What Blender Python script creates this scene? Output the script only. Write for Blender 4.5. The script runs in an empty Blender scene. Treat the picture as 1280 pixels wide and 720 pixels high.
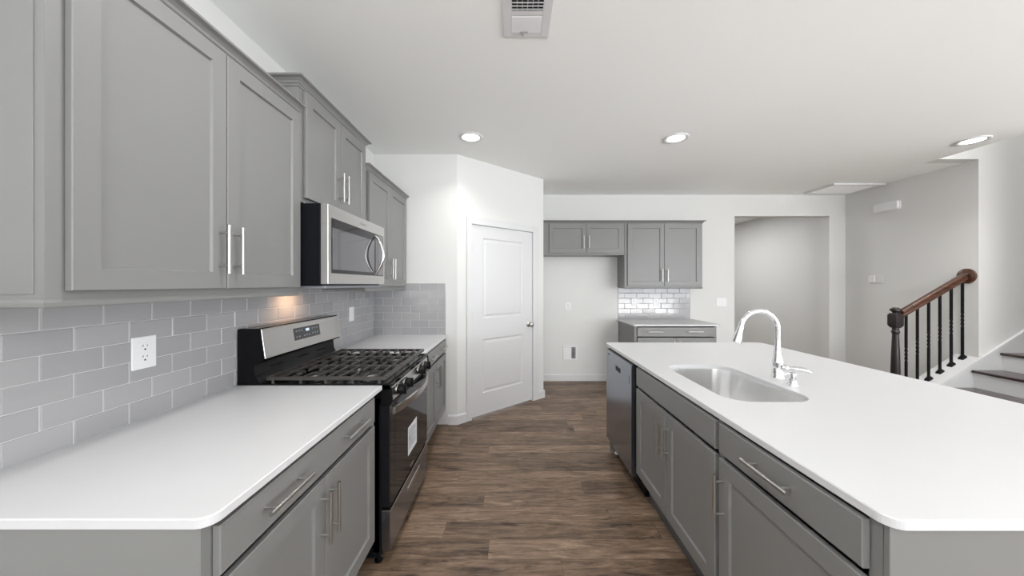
import bpy, bmesh, math, random
from math import sin, cos, pi
from mathutils import Vector, Matrix

random.seed(7)
SC = bpy.context.scene
COL = SC.collection

# ------------------------------------------------------------------ camera
cam_d = bpy.data.cameras.new('camera')
cam = bpy.data.objects.new('camera', cam_d)
COL.objects.link(cam)
cam.location = (0, 0, 1.41)
cam.rotation_euler = (pi / 2, 0, 0)
cam_d.sensor_fit = 'HORIZONTAL'
cam_d.sensor_width = 36
cam_d.lens = 422 / 1280 * 36
cam_d.shift_y = -4.5 / 1280
cam_d.clip_start = 0.05
cam_d.clip_end = 200
SC.camera = cam

# ------------------------------------------------------------------ light
SC.view_settings.view_transform = 'Standard'
SC.view_settings.look = 'None'
SC.view_settings.gamma = 1
SC.view_settings.exposure = 0.20
try:
    SC.view_settings.use_curve_mapping = False
except Exception:
    pass
W = bpy.data.worlds.new('daylight')
SC.world = W
W.use_nodes = True
W.node_tree.nodes['Background'].inputs[0].default_value = (0.86, 0.93, 1.0, 1)
W.node_tree.nodes['Background'].inputs[1].default_value = 1.6


def area(name, loc, rot, sx, sy, power, col=(1, 1, 1), spread=180):
    d = bpy.data.lights.new(name, 'AREA')
    d.shape = 'RECTANGLE'
    d.size = sx
    d.size_y = sy
    d.energy = power
    d.color = col
    d.spread = math.radians(spread)
    o = bpy.data.objects.new(name, d)
    COL.objects.link(o)
    o.location = loc
    o.rotation_euler = rot
    return o


DAY = (0.93, 0.965, 1.0)
UP = pi / 2 + 1.08   # tilt of the window lights, turned upward to brighten the ceiling
# daylight through the windows in the wall behind the camera (each light stands just outside its window)
area('daylight_window', (0.1, -3.40, 1.55), (UP, 0, 0), 2.2, 1.8, 92, DAY)
area('daylight_window', (5.2, -3.40, 1.35), (UP, 0, 0), 3.2, 2.3, 160, DAY)
# added fill lights outside the rear windows, aimed up to brighten the ceiling
area('ceiling_fill', (0.1, -4.35, 0.05), (pi / 2 + 0.62, 0, 0), 2.6, 1.6, 170, (1, 1, 1))
area('ceiling_fill', (5.2, -4.35, 0.05), (pi / 2 + 0.62, 0, 0), 3.4, 1.6, 330, (1, 1, 1))
# daylight through the wide windows of the room on the right
area('daylight_window', (7.62, -0.6, 1.45), (UP, 0, pi / 2), 4.2, 2.2, 225, DAY)
# added fill lights without fixtures, for the stairwell and the back hall
area('stairwell_fill', (4.95, 3.0, 5.15), (0, 0, 0), 0.8, 0.7, 26, (1, 0.99, 0.98))
area('hall_fill', (3.6, 6.6, 2.69), (0, 0, 0), 0.6, 1.6, 29, (0.98, 0.99, 1.0))
# unseen fill lights added at ceiling height to even out the big room
for lx, ly, lp in ((-0.3, 1.0, 12), (1.47, 0.7, 2), (-0.4, -1.5, 15), (1.5, -1.5, 6), (3.6, -1.4, 10), (3.45, 2.1, 15)):
    area('room_fill', (lx, ly, 2.705), (0, 0, 0), 0.20, 0.20, lp, (1, 0.985, 0.965))


# ------------------------------------------------------------------ materials
def new_mat(name):
    m = bpy.data.materials.new(name)
    m.use_nodes = True
    return m, m.node_tree, m.node_tree.nodes['Principled BSDF']


def lin(r, g, b):
    def c(v):
        v /= 255.0
        return v / 12.92 if v <= 0.04045 else ((v + 0.055) / 1.055) ** 2.4
    return (c(r), c(g), c(b), 1)


def mat(name, col, rough=0.5, metal=0.0, spec=0.5, coat=0.0, var=0.0, vscale=(4, 4, 4), bump=0.0, bscale=200, emit=None, estr=0, aniso=0.0):
    m, nt, b = new_mat(name)
    b.inputs['Base Color'].default_value = col
    b.inputs['Roughness'].default_value = rough
    b.inputs['Metallic'].default_value = metal
    b.inputs['Specular IOR Level'].default_value = spec
    b.inputs['Coat Weight'].default_value = coat
    if aniso:
        b.inputs['Anisotropic'].default_value = aniso
    if emit:
        b.inputs['Emission Color'].default_value = emit
        b.inputs['Emission Strength'].default_value = estr
    N, L = nt.nodes, nt.links
    if var or bump:
        tc = N.new('ShaderNodeTexCoord')
        mp = N.new('ShaderNodeMapping')
        mp.inputs['Scale'].default_value = vscale
        L.new(tc.outputs['Object'], mp.inputs['Vector'])
    if var:
        nz = N.new('ShaderNodeTexNoise')
        nz.inputs['Scale'].default_value = 1
        nz.inputs['Detail'].default_value = 4
        L.new(mp.outputs[0], nz.inputs['Vector'])
        mr = N.new('ShaderNodeMapRange')
        mr.inputs['To Min'].default_value = 1 - var
        mr.inputs['To Max'].default_value = 1 + var
        L.new(nz.outputs[0], mr.inputs['Value'])
        mx = N.new('ShaderNodeVectorMath')
        mx.operation = 'SCALE'
        mx.inputs[0].default_value = col[:3]
        L.new(mr.outputs[0], mx.inputs['Scale'])
        L.new(mx.outputs[0], b.inputs['Base Color'])
    if bump:
        nb = N.new('ShaderNodeTexNoise')
        nb.inputs['Scale'].default_value = bscale
        nb.inputs['Detail'].default_value = 2
        L.new(tc.outputs['Object'], nb.inputs['Vector'])
        bp = N.new('ShaderNodeBump')
        bp.inputs['Strength'].default_value = bump
        bp.inputs['Distance'].default_value = 0.002
        L.new(nb.outputs[0], bp.inputs['Height'])
        L.new(bp.outputs[0], b.inputs['Normal'])
    return m


WALL = mat('wall_paint', lin(222, 222, 220), 0.75, var=0.012, vscale=(1.5, 1.5, 1.5), bump=0.06, bscale=260)
CEIL = mat('ceiling_paint', lin(248, 249, 247), 0.85, var=0.012, vscale=(1.2, 1.2, 1.2), bump=0.08, bscale=160)
TRIM = mat('white_trim_paint', lin(218, 218, 219), 0.4, var=0.008)
CAB = mat('grey_cabinet_paint', lin(126, 126, 125), 0.34, var=0.02, vscale=(3, 3, 3))
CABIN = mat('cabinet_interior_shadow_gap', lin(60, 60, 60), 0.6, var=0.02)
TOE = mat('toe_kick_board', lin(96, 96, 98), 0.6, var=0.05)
QUARTZ = mat('white_quartz', lin(209, 209, 211), 0.38, spec=0.35, var=0.02, vscale=(7, 7, 7))
STEEL = mat('brushed_steel', (0.60, 0.59, 0.575, 1), 0.27, 1.0, var=0.05, vscale=(2, 2, 90))
STEELH = mat('brushed_steel_horizontal', (0.58, 0.57, 0.555, 1), 0.30, 1.0, var=0.05, vscale=(2, 2, 140))
DSTEEL = mat('dark_steel', (0.33, 0.35, 0.40, 1), 0.22, 1.0, var=0.05, vscale=(2, 2, 120))
SINKM = mat('satin_sink_steel', (0.80, 0.795, 0.79, 1), 0.27, 1.0, var=0.04, vscale=(3, 40, 3))
NICKEL = mat('satin_nickel', (0.52, 0.515, 0.50, 1), 0.30, 1.0, var=0.03, vscale=(20, 20, 20))
CHROME = mat('polished_chrome', (0.86, 0.86, 0.87, 1), 0.06, 1.0, var=0.01)
BLACKG = mat('black_glass', (0.012, 0.012, 0.014, 1), 0.05, spec=0.3, var=0.05)
MWGLASS = mat('mirrored_microwave_glass', (0.22, 0.22, 0.23, 1), 0.05, 0.85, var=0.02)
MWDARK = mat('smoked_glass_border', (0.012, 0.012, 0.014, 1), 0.06, spec=0.35, var=0.05)
BLACKE = mat('black_enamel', (0.008, 0.008, 0.009, 1), 0.10, spec=0.12, var=0.1, vscale=(9, 9, 9))
BLACKS = mat('black_side_panel', (0.008, 0.009, 0.011, 1), 0.25, spec=0.06, var=0.1)
IRON = mat('cast_iron', (0.050, 0.046, 0.043, 1), 0.32, var=0.15, vscale=(60, 60, 60), bump=0.15, bscale=500)
BURN = mat('burner_aluminium', (0.42, 0.41, 0.40, 1), 0.38, 1.0, var=0.1, vscale=(40, 40, 40))
WIRON = mat('wrought_iron_black', (0.005, 0.005, 0.007, 1), 0.5, spec=0.2, var=0.1)
PLAST = mat('white_plastic', lin(236, 236, 237), 0.3, var=0.005)
SLOT = mat('dark_slot', (0.01, 0.01, 0.01, 1), 0.7, var=0.1)
PAPER = mat('white_paper_label', lin(228, 230, 234), 0.55, var=0.03)
INK = mat('printed_ink', lin(70, 74, 84), 0.6, var=0.05)
GROUT = mat('tile_grout', lin(205, 204, 205), 0.8, var=0.03, vscale=(30, 30, 30))
LAMP = mat('lamp_diffuser', (1, 0.98, 0.95, 1), 0.5, emit=(1, 0.985, 0.96, 1), estr=9, var=0.001)
WARM = mat('cooktop_lamp_lens', (1, 0.9, 0.75, 1), 0.5, emit=(1, 0.72, 0.42, 1), estr=1, var=0.001)
CLOCK = mat('clock_digits', (0.6, 0.75, 0.9, 1), 0.5, emit=(0.7, 0.85, 1, 1), estr=0.8, var=0.001)
DISP = mat('display_window', (0.045, 0.046, 0.05, 1), 0.08, spec=0.5, var=0.05)
GRAYM = mat('grey_legend', lin(150, 152, 156), 0.5, var=0.02)
VENTD = mat('duct_interior', (0.02, 0.02, 0.02, 1), 0.9, var=0.1)
BRASS = mat('valve_metal', (0.35, 0.34, 0.32, 1), 0.3, 1.0, var=0.1, vscale=(60, 60, 60))
UNDER = mat('microwave_underside', lin(150, 152, 160), 0.4, 0.3, var=0.05)


def wood_mat(name, c1, c2, scale, rough, coat=0.0):
    m, nt, b = new_mat(name)
    N, L = nt.nodes, nt.links
    tc = N.new('ShaderNodeTexCoord')
    mp = N.new('ShaderNodeMapping')
    mp.inputs['Scale'].default_value = scale
    L.new(tc.outputs['Object'], mp.inputs[0])
    nz = N.new('ShaderNodeTexNoise')
    nz.inputs['Scale'].default_value = 1
    nz.inputs['Detail'].default_value = 6
    nz.inputs['Distortion'].default_value = 0.6
    L.new(mp.outputs[0], nz.inputs['Vector'])
    cr = N.new('ShaderNodeValToRGB')
    cr.color_ramp.elements[0].position = 0.3
    cr.color_ramp.elements[0].color = c1
    cr.color_ramp.elements[1].position = 0.7
    cr.color_ramp.elements[1].color = c2
    L.new(nz.outputs[0], cr.inputs[0])
    L.new(cr.outputs[0], b.inputs['Base Color'])
    b.inputs['Roughness'].default_value = rough
    b.inputs['Coat Weight'].default_value = coat
    b.inputs['Coat Roughness'].default_value = 0.1
    return m


RAILWOOD = wood_mat('dark_walnut_rail', lin(44, 22, 14), lin(100, 62, 42), (5, 40, 40), 0.3, 0.4)
TREADWOOD = wood_mat('dark_walnut_tread', lin(38, 24, 21), lin(62, 42, 36), (40, 4, 40), 0.22, 0.5)
NEWELWOOD = wood_mat('black_brown_newel', lin(22, 18, 18), lin(42, 34, 32), (30, 30, 4), 0.35, 0.15)


def tile_mat():
    m, nt, b = new_mat('grey_glazed_tile')
    N, L = nt.nodes, nt.links
    at = N.new('ShaderNodeAttribute')
    at.attribute_name = 'tone'
    tc = N.new('ShaderNodeTexCoord')
    mp = N.new('ShaderNodeMapping')
    mp.inputs['Scale'].default_value = (5, 5, 45)
    L.new(tc.outputs['Object'], mp.inputs[0])
    nz = N.new('ShaderNodeTexNoise')
    nz.inputs['Scale'].default_value = 1
    nz.inputs['Detail'].default_value = 3
    L.new(mp.outputs[0], nz.inputs['Vector'])
    ad = N.new('ShaderNodeMath')
    ad.operation = 'MULTIPLY_ADD'
    ad.inputs[1].default_value = 0.35
    L.new(nz.outputs[0], ad.inputs[0])
    L.new(at.outputs['Fac'], ad.inputs[2])
    cr = N.new('ShaderNodeValToRGB')
    cr.color_ramp.elements[0].position = 0.1
    cr.color_ramp.elements[0].color = lin(160, 159, 161)
    cr.color_ramp.elements[1].position = 1.1
    cr.color_ramp.elements[1].color = lin(169, 168, 169)
    L.new(ad.outputs[0], cr.inputs[0])
    L.new(cr.outputs[0], b.inputs['Base Color'])
    b.inputs['Roughness'].default_value = 0.10
    return m


TILE = tile_mat()


def floor_mat():
    m, nt, b = new_mat('vinyl_plank_floor')
    N, L = nt.nodes, nt.links

    def mth(op, a, b_=None, c=None):
        n = N.new('ShaderNodeMath')
        n.operation = op
        for i, v in enumerate((a, b_, c)):
            if v is None:
                continue
            if isinstance(v, (int, float)):
                n.inputs[i].default_value = v
            else:
                L.new(v, n.inputs[i])
        return n.outputs[0]
    tc = N.new('ShaderNodeTexCoord')
    sp = N.new('ShaderNodeSeparateXYZ')
    L.new(tc.outputs['Object'], sp.inputs[0])
    x, y = sp.outputs[0], sp.outputs[1]
    PW, PL = 0.1365, 1.22
    yy = mth('DIVIDE', mth('ADD', y, 10 * PW - 0.094), PW)
    row = mth('FLOOR', yy)
    fy = mth('FRACT', yy)
    wn = N.new('ShaderNodeTexWhiteNoise')
    wn.noise_dimensions = '1D'
    L.new(row, wn.inputs['W'])
    xx = mth('DIVIDE', mth('ADD', mth('ADD', x, 30), mth('MULTIPLY', wn.outputs['Value'], PL * 7)), PL)
    colm = mth('FLOOR', xx)
    fx = mth('FRACT', xx)
    cid = N.new('ShaderNodeCombineXYZ')
    L.new(row, cid.inputs[0])
    L.new(colm, cid.inputs[1])
    wn2 = N.new('ShaderNodeTexWhiteNoise')
    wn2.noise_dimensions = '2D'
    L.new(cid.outputs[0], wn2.inputs['Vector'])
    # grain, offset plank by plank
    off = N.new('ShaderNodeVectorMath')
    off.operation = 'SCALE'
    L.new(wn2.outputs['Color'], off.inputs[0])
    off.inputs['Scale'].default_value = 37.0
    adv = N.new('ShaderNodeVectorMath')
    adv.operation = 'ADD'
    L.new(tc.outputs['Object'], adv.inputs[0])
    L.new(off.outputs[0], adv.inputs[1])

    def noise(scale, detail, dist, rough=0.55):
        mp = N.new('ShaderNodeMapping')
        mp.inputs['Scale'].default_value = scale
        L.new(adv.outputs[0], mp.inputs[0])
        nz = N.new('ShaderNodeTexNoise')
        nz.inputs['Scale'].default_value = 1
        nz.inputs['Detail'].default_value = detail
        nz.inputs['Distortion'].default_value = dist
        nz.inputs['Roughness'].default_value = rough
        L.new(mp.outputs[0], nz.inputs['Vector'])
        return nz.outputs[0]
    g1 = noise((1.9, 17, 1), 10, 2.0, 0.68)
    g2 = noise((9, 75, 1), 8, 1.0, 0.78)
    g3 = noise((3.2, 5.5, 1), 3, 0.8)
    v = mth('ADD', mth('MULTIPLY', g1, 1.05), mth('MULTIPLY', g2, 0.75))
    v = mth('ADD', v, mth('MULTIPLY', g3, 0.35))
    v = mth('ADD', v, mth('MULTIPLY', wn2.outputs['Value'], 0.17))
    v = mth('SUBTRACT', v, 0.70)
    g4 = noise((4.5, 26, 1), 4, 1.0)
    kn = mth('MULTIPLY', mth('MAXIMUM', mth('SUBTRACT', g4, 0.60), 0.0), 2.2)
    v = mth('SUBTRACT', v, kn)
    v = mth('MULTIPLY_ADD', v, 1.3, -0.125)
    cr = N.new('ShaderNodeValToRGB')
    e = cr.color_ramp.elements
    e[0].position = 0.12
    e[0].color = lin(62, 46, 37)
    e[1].position = 0.9
    e[1].color = lin(178, 154, 133)
    n1 = e.new(0.42)
    n1.color = lin(114, 94, 77)
    n2 = e.new(0.62)
    n2.color = lin(140, 117, 98)
    L.new(v, cr.inputs[0])
    # seams
    ey = mth('MINIMUM', fy, mth('SUBTRACT', 1, fy))
    ex = mth('MINIMUM', fx, mth('SUBTRACT', 1, fx))
    sy_ = mth('LESS_THAN', ey, 0.012)
    sx_ = mth('LESS_THAN', ex, 0.0013)
    seam = mth('MAXIMUM', sy_, sx_)
    mx = N.new('ShaderNodeMix')
    mx.data_type = 'RGBA'
    L.new(mth('MULTIPLY', seam, 0.55), mx.inputs['Factor'])
    L.new(cr.outputs[0], mx.inputs['A'])
    mx.inputs['B'].default_value = lin(70, 54, 46)
    L.new(mx.outputs['Result'], b.inputs['Base Color'])
    b.inputs['Roughness'].default_value = 0.42
    b.inputs['Specular IOR Level'].default_value = 0.4
    bp = N.new('ShaderNodeBump')
    bp.inputs['Strength'].default_value = 0.18
    bp.inputs['Distance'].default_value = 0.002
    L.new(mth('SUBTRACT', g2, mth('MULTIPLY', seam, 1.0)), bp.inputs['Height'])
    L.new(bp.outputs[0], b.inputs['Normal'])
    return m


FLOOR = floor_mat()


# ------------------------------------------------------------------ mesh helpers
class MB:
    """Collects shapes (in world coordinates) that become ONE mesh."""

    def __init__(self):
        self.bm = bmesh.new()

    def _bevel(self, faces, w, seg=1):
        if w <= 0:
            return
        edges = {e for f in faces for e in f.edges}
        bmesh.ops.bevel(self.bm, geom=list(edges), offset=w, segments=seg, affect='EDGES', profile=0.5)

    def box(self, x0, x1, y0, y1, z0, z1, bev=0.0, seg=1, T=None):
        vs = [Vector((x, y, z)) for x in (x0, x1) for y in (y0, y1) for z in (z0, z1)]
        if T:
            vs = [Vector(T(*v)) for v in vs]
        v = [self.bm.verts.new(p) for p in vs]
        idx = ((0, 1, 3, 2), (4, 6, 7, 5), (0, 4, 5, 1), (2, 3, 7, 6), (0, 2, 6, 4), (1, 5, 7, 3))
        fs = [self.bm.faces.new([v[i] for i in f]) for f in idx]
        self._bevel(fs, bev, seg)
        return self

    def poly(self, pts, T=None):
        v = [self.bm.verts.new(T(*p) if T else p) for p in pts]
        self.bm.faces.new(v)
        return self

    def loft(self, loops, closed=True, cap0=True, cap1=True):
        rings = [[self.bm.verts.new(p) for p in lp] for lp in loops]
        n = len(rings[0])
        for a, b in zip(rings, rings[1:]):
            for i in range(n if closed else n - 1):
                j = (i + 1) % n
                self.bm.faces.new((a[i], a[j], b[j], b[i]))
        if cap0:
            self.bm.faces.new(rings[0][::-1])
        if cap1:
            self.bm.faces.new(rings[-1])
        return self

    def cyl(self, p0, p1, r0, r1=None, n=16, cap=True):
        r1 = r0 if r1 is None else r1
        return self.tube([p0, p1], [r0, r1], n)

    def tube(self, pts, rad, n=12, cap=True, flat=None):
        """tube along points; rad a number or a list; flat = (a, b) makes an elliptic section"""
        pts = [Vector(p) for p in pts]
        if not isinstance(rad, (list, tuple)):
            rad = [rad] * len(pts)
        loops = []
        up = None
        for i, p in enumerate(pts):
            d = (pts[min(i + 1, len(pts) - 1)] - pts[max(i - 1, 0)]).normalized()
            if up is None:
                up = Vector((0, 0, 1)) if abs(d.z) < 0.9 else Vector((1, 0, 0))
            a = d.cross(up).normalized()
            b = a.cross(d).normalized()
            up = b
            loops.append([p + (a * cos(2 * pi * k / n) + b * sin(2 * pi * k / n)) * rad[i] for k in range(n)])
        return self.loft(loops, True, cap, cap)

    def lathe(self, c, prof, n=24, axis='Z', cap=True):
        """prof: list of (radius, height) along the axis from c"""
        c = Vector(c)
        ax = {'Z': (Vector((1, 0, 0)), Vector((0, 1, 0)), Vector((0, 0, 1))),
              'X': (Vector((0, 1, 0)), Vector((0, 0, 1)), Vector((1, 0, 0))),
              'Y': (Vector((1, 0, 0)), Vector((0, 0, 1)), Vector((0, 1, 0)))}
        a, b, d = ax[axis] if isinstance(axis, str) else axis
        loops = [[c + d * h + (a * cos(2 * pi * k / n) + b * sin(2 * pi * k / n)) * r for k in range(n)] for r, h in prof]
        return self.loft(loops, True, cap, cap)

    def extrude(self, outer, z0, z1, holes=(), T=None):
        """flat outline with holes, given thickness"""
        for z in (z0, z1):
            edges = []
            for lp in (outer, *holes):
                vs = [self.bm.verts.new(T(p[0], p[1], z) if T else (p[0], p[1], z)) for p in lp]
                edges += [self.bm.edges.new((vs[i], vs[(i + 1) % len(vs)])) for i in range(len(vs))]
            bmesh.ops.triangle_fill(self.bm, use_beauty=True, use_dissolve=False, edges=edges)
        for lp in (outer, *holes):
            n = len(lp)
            a = [self.bm.verts.new(T(p[0], p[1], z0) if T else (p[0], p[1], z0)) for p in lp]
            b = [self.bm.verts.new(T(p[0], p[1], z1) if T else (p[0], p[1], z1)) for p in lp]
            for i in range(n):
                j = (i + 1) % n
                self.bm.faces.new((a[i], a[j], b[j], b[i]))
        return self

    def build(self, name, material, parent=None, smooth=None, weld=True, tone=False):
        bm = self.bm
        if weld:
            bmesh.ops.remove_doubles(bm, verts=bm.verts, dist=1e-5)
        bmesh.ops.recalc_face_normals(bm, faces=bm.faces)
        org = Vector((0, 0, 0))
        if parent is not None:
            org = Vector(parent['_org'])
        me = bpy.data.meshes.new(name)
        if org.length:
            bmesh.ops.translate(bm, verts=bm.verts, vec=-org)
        bm.to_mesh(me)
        bm.free()
        me.materials.append(material)
        o = bpy.data.objects.new(name, me)
        COL.objects.link(o)
        if smooth is not None:
            for p in me.polygons:
                p.use_smooth = True
            try:
                me.set_sharp_from_angle(angle=math.radians(smooth))
            except Exception:
                pass
        if parent is not None:
            o.parent = parent
        o['_org'] = list(org)
        return o


def tag(o, label=None, cat=None, group=None, kind=None):
    if label:
        o['label'] = label
    if cat:
        o['category'] = cat
    if group:
        o['group'] = group
    if kind:
        o['kind'] = kind
    return o


def thing(name, loc, label, cat, group=None, kind=None):
    o = bpy.data.objects.new(name, None)
    o.empty_display_size = 0.1
    COL.objects.link(o)
    o.location = loc
    o['_org'] = list(loc)
    return tag(o, label, cat, group, kind)


def solo(name, mb, material, label, cat, group=None, kind=None, smooth=None):
    """a thing that is one mesh: give it its own origin at its base"""
    o = mb.build(name, material, None, smooth)
    vs = [v.co for v in o.data.vertices]
    c = Vector(((min(v.x for v in vs) + max(v.x for v in vs)) / 2, (min(v.y for v in vs) + max(v.y for v in vs)) / 2, min(v.z for v in vs)))
    for v in o.data.vertices:
        v.co -= c
    o.location = c
    o['_org'] = list(c)
    return tag(o, label, cat, group, kind)


def struct(name, mb, material, label=None, smooth=None, parent=None):
    o = mb.build(name, material, parent, smooth)
    if parent is None:
        o['kind'] = 'structure'
        if label:
            o['label'] = label
    return o


def rrect(x0, x1, y0, y1, r, n=8, corners=(1, 1, 1, 1)):
    """rounded rectangle outline, counter-clockwise from the lower left corner"""
    out = []
    for i, (cx, cy, a0) in enumerate(((x0 + r, y0 + r, pi), (x1 - r, y0 + r, 1.5 * pi), (x1 - r, y1 - r, 0), (x0 + r, y1 - r, pi / 2))):
        if corners[i] and r > 0:
            for k in range(n + 1):
                a = a0 + k / n * pi / 2
                out.append((cx + r * cos(a), cy + r * sin(a)))
        else:
            out.append(((x0, x1, x1, x0)[i], (y0, y0, y1, y1)[i]))
    return out


# facing frames: (a along the front, n outward, z) -> world
def FL(x):
    return lambda a, n, z: (x + n, a, z)


def FI(x):
    return lambda a, n, z: (x - n, a, z)


def FB(y):
    return lambda a, n, z: (a, y - n, z)


def shaker(T, a0, a1, z0, z1, t=0.02, st=0.06, rec=0.009):
    """shaker door: flat frame round a recessed panel"""
    m = MB()
    c, b = 0.0018, 0.004

    def ring(i, n):
        return [Vector(T(a0 + i, n, z0 + i)), Vector(T(a1 - i, n, z0 + i)), Vector(T(a1 - i, n, z1 - i)), Vector(T(a0 + i, n, z1 - i))]
    m.loft([ring(0, 0.0028), ring(0, t - c), ring(c, t), ring(st, t), ring(st + b, t - rec), ring(st + b + 0.0005, t - rec)])
    return m


def slab(T, a0, a1, z0, z1, t=0.02, c=0.002):
    m = MB()

    def ring(i, n):
        return [Vector(T(a0 + i, n, z0 + i)), Vector(T(a1 - i, n, z0 + i)), Vector(T(a1 - i, n, z1 - i)), Vector(T(a0 + i, n, z1 - i))]
    m.loft([ring(0, 0.0028), ring(0, t - c), ring(c, t)])
    return m


def pull(T, a, z, L, vertical, parent, n0=0.02, r=0.006, off=0.034):
    """bar pull: a round bar on two posts"""
    m = MB()
    h = L / 2
    e = h - 0.028
    if vertical:
        m.cyl(T(a, n0 + off, z - h), T(a, n0 + off, z + h), r, n=14)
        for s in (-e, e):
            m.cyl(T(a, n0, z + s), T(a, n0 + off, z + s), r * 0.72, n=10)
    else:
        m.cyl(T(a - h, n0 + off, z), T(a + h, n0 + off, z), r, n=14)
        for s in (-e, e):
            m.cyl(T(a + s, n0, z), T(a + s, n0 + off, z), r * 0.72, n=10)
    return m.build('handle', NICKEL, parent, 40)


def sweep_front(T, a0, a1, nb, prof, e0, e1):
    """moulding round a cabinet top: along the front, and back along each end that is exposed"""
    m = MB()

    def path(o, z):
        p = []
        if e0:
            p.append(Vector(T(a0 - o, nb, z)))
        p.append(Vector(T(a0 - (o if e0 else 0), o, z)))
        p.append(Vector(T(a1 + (o if e1 else 0), o, z)))
        if e1:
            p.append(Vector(T(a1 + o, nb, z)))
        return p
    loops = [path(o, z) for o, z in prof]
    k = len(loops[0])
    rings = [[loops[i][j] for i in range(len(prof))] for j in range(k)]
    m.loft(rings)
    return m


CROWN = [(-0.002, 0.0), (0.004, 0.0), (0.004, 0.010), (0.009, 0.014), (0.012, 0.022), (0.022, 0.032), (0.032, 0.036), (0.036, 0.038), (0.036, 0.046), (-0.002, 0.046)]


# ------------------------------------------------------------------ room shell
CZ = 2.72
X_L = -1.392
Y_P = 3.40       # pantry front wall
Y_B = 4.94       # far wall
X_S = 4.88       # hall side wall
P0 = Vector((-0.553, 3.40, 0))
P1 = Vector((0.392, 4.215, 0))
Y_ST = 3.53      # wall beside the stairs
X_W = 4.458      # edge of the stairwell opening
ZU = 5.25
Y_R = -3.3
X_R = 7.4
HY = 9.0

m = MB().box(X_L - 0.2, X_R + 0.3, Y_R - 0.2, HY + 0.2, -0.08, 0)
struct('floor', m, FLOOR, 'brown wood-look plank floor running across the kitchen')
m = MB()
m.box(X_L - 0.2, X_W, Y_R - 0.2, HY + 0.2, CZ, CZ + 0.28)
m.box(X_W, X_R + 0.3, Y_R - 0.2, 2.40, CZ, CZ + 0.28)
m.box(X_W, X_S + 0.12, Y_ST + 0.12, HY + 0.2, CZ, CZ + 0.28)
struct('ceiling', m, CEIL, 'flat white ceiling over kitchen and hall')
m = MB().box(X_W - 0.6, 8.4, 2.2, 3.8, ZU, ZU + 0.1)
struct('ceiling_upper', m, CEIL, 'white ceiling high over the stairwell')

m = MB().box(X_L - 0.12, X_L, Y_R - 0.1, Y_P + 0.4, 0, CZ)
struct('wall_left', m, WALL, 'white wall behind the grey cabinets and range')
m = MB().box(X_L, P0.x, Y_P, Y_P + 0.12, 0, CZ)
struct('wall_pantry', m, WALL, 'white pantry wall at the end of the left cabinets')

# diagonal pantry wall with its doorway
DD = (P1 - P0).normalized()
DN = Vector((DD.y, -DD.x, 0))
DL = (P1 - P0).length


def FD(a, n, z):
    p = P0 + DD * a + DN * n
    return (p.x, p.y, z)


DA0, DA1, DTOP = 0.165, 1.062, 2.045
m = MB()
m.box(0, DA0, -0.12, 0, 0, CZ, T=FD)
m.box(DA1, DL, -0.12, 0, 0, CZ, T=FD)
m.box(DA0, DA1, -0.12, 0, DTOP, CZ, T=FD)
struct('wall_diagonal', m, WALL, 'white angled wall that holds the pantry door')
m = MB().box(P1.x - 0.12, P1.x, P1.y, Y_B, 0, CZ)
struct('wall_return', m, WALL, 'short white wall from pantry corner to the far wall')
m = MB()
OX0, OX1, OZ = 3.256, 4.642, 2.41
m.box(P1.x - 0.12, OX0, Y_B, Y_B + 0.135, 0, CZ)
m.box(OX1, X_S, Y_B, Y_B + 0.135, 0, CZ)
m.box(OX0, OX1, Y_B, Y_B + 0.135, OZ, CZ)
struct('wall_back', m, WALL, 'white far wall with a square opening to the hall')
m = MB().box(X_S, X_S + 0.12, Y_ST + 0.12, HY, 0, CZ)
struct('wall_hall', m, WALL, 'white hall wall beyond the stair railing')
m = MB().box(2.0, X_S, HY, HY + 0.12, 0, CZ)
m.box(2.0, 2.12, Y_B + 0.135, HY, 0, CZ)
struct('wall_hall_end', m, WALL, 'white walls at the end of the back hall')
m = MB().box(X_S, 8.4, Y_ST, Y_ST + 0.12, 0, ZU)
m.box(X_W, X_S, Y_ST, Y_ST + 0.12, CZ, ZU)
struct('wall_stair', m, WALL, 'tall white wall beside the stairs')
m = MB().box(X_W - 0.12, X_W, 2.40, Y_ST, CZ + 0.28, ZU)
m.box(4.40, 8.4, 2.40, 2.48, CZ + 0.28, ZU)
m.box(4.95, X_R, 2.40, 2.48, 0, CZ + 0.28)  # unseen wall section, put in to keep the right window's light off wall_stair
m.box(8.3, 8.4, 2.48, Y_ST, 0, ZU)
struct('wall_stairwell', m, WALL, 'white walls round the stairwell, one unseen lower part added to block light')

# wall behind the camera with its windows, and the right-hand room wall
m = MB()
cols = [(X_L - 0.12, -1.0, 0, CZ), (1.2, 3.6, 0, CZ), (6.8, X_R + 0.12, 0, CZ), (-1.0, 1.2, 0, 0.7), (-1.0, 1.2, 2.4, CZ), (3.6, 6.8, 2.5, CZ), (3.6, 6.8, 0, 0.2)]
for a, b, c, d in cols:
    m.box(a, b, Y_R - 0.12, Y_R, c, d)
struct('wall_rear', m, WALL, 'white wall behind the viewer with wide windows')
m = MB()
m.box(X_R, X_R + 0.12, Y_R, -2.8, 0, CZ)
m.box(X_R, X_R + 0.12, 1.6, Y_ST, 0, CZ + 0.28)
m.box(X_R, X_R + 0.12, -2.8, 1.6, 0, 0.35)
m.box(X_R, X_R + 0.12, -2.8, 1.6, 2.5, CZ)
struct('wall_right', m, WALL, 'white wall of the room on the right with a window')


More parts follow.
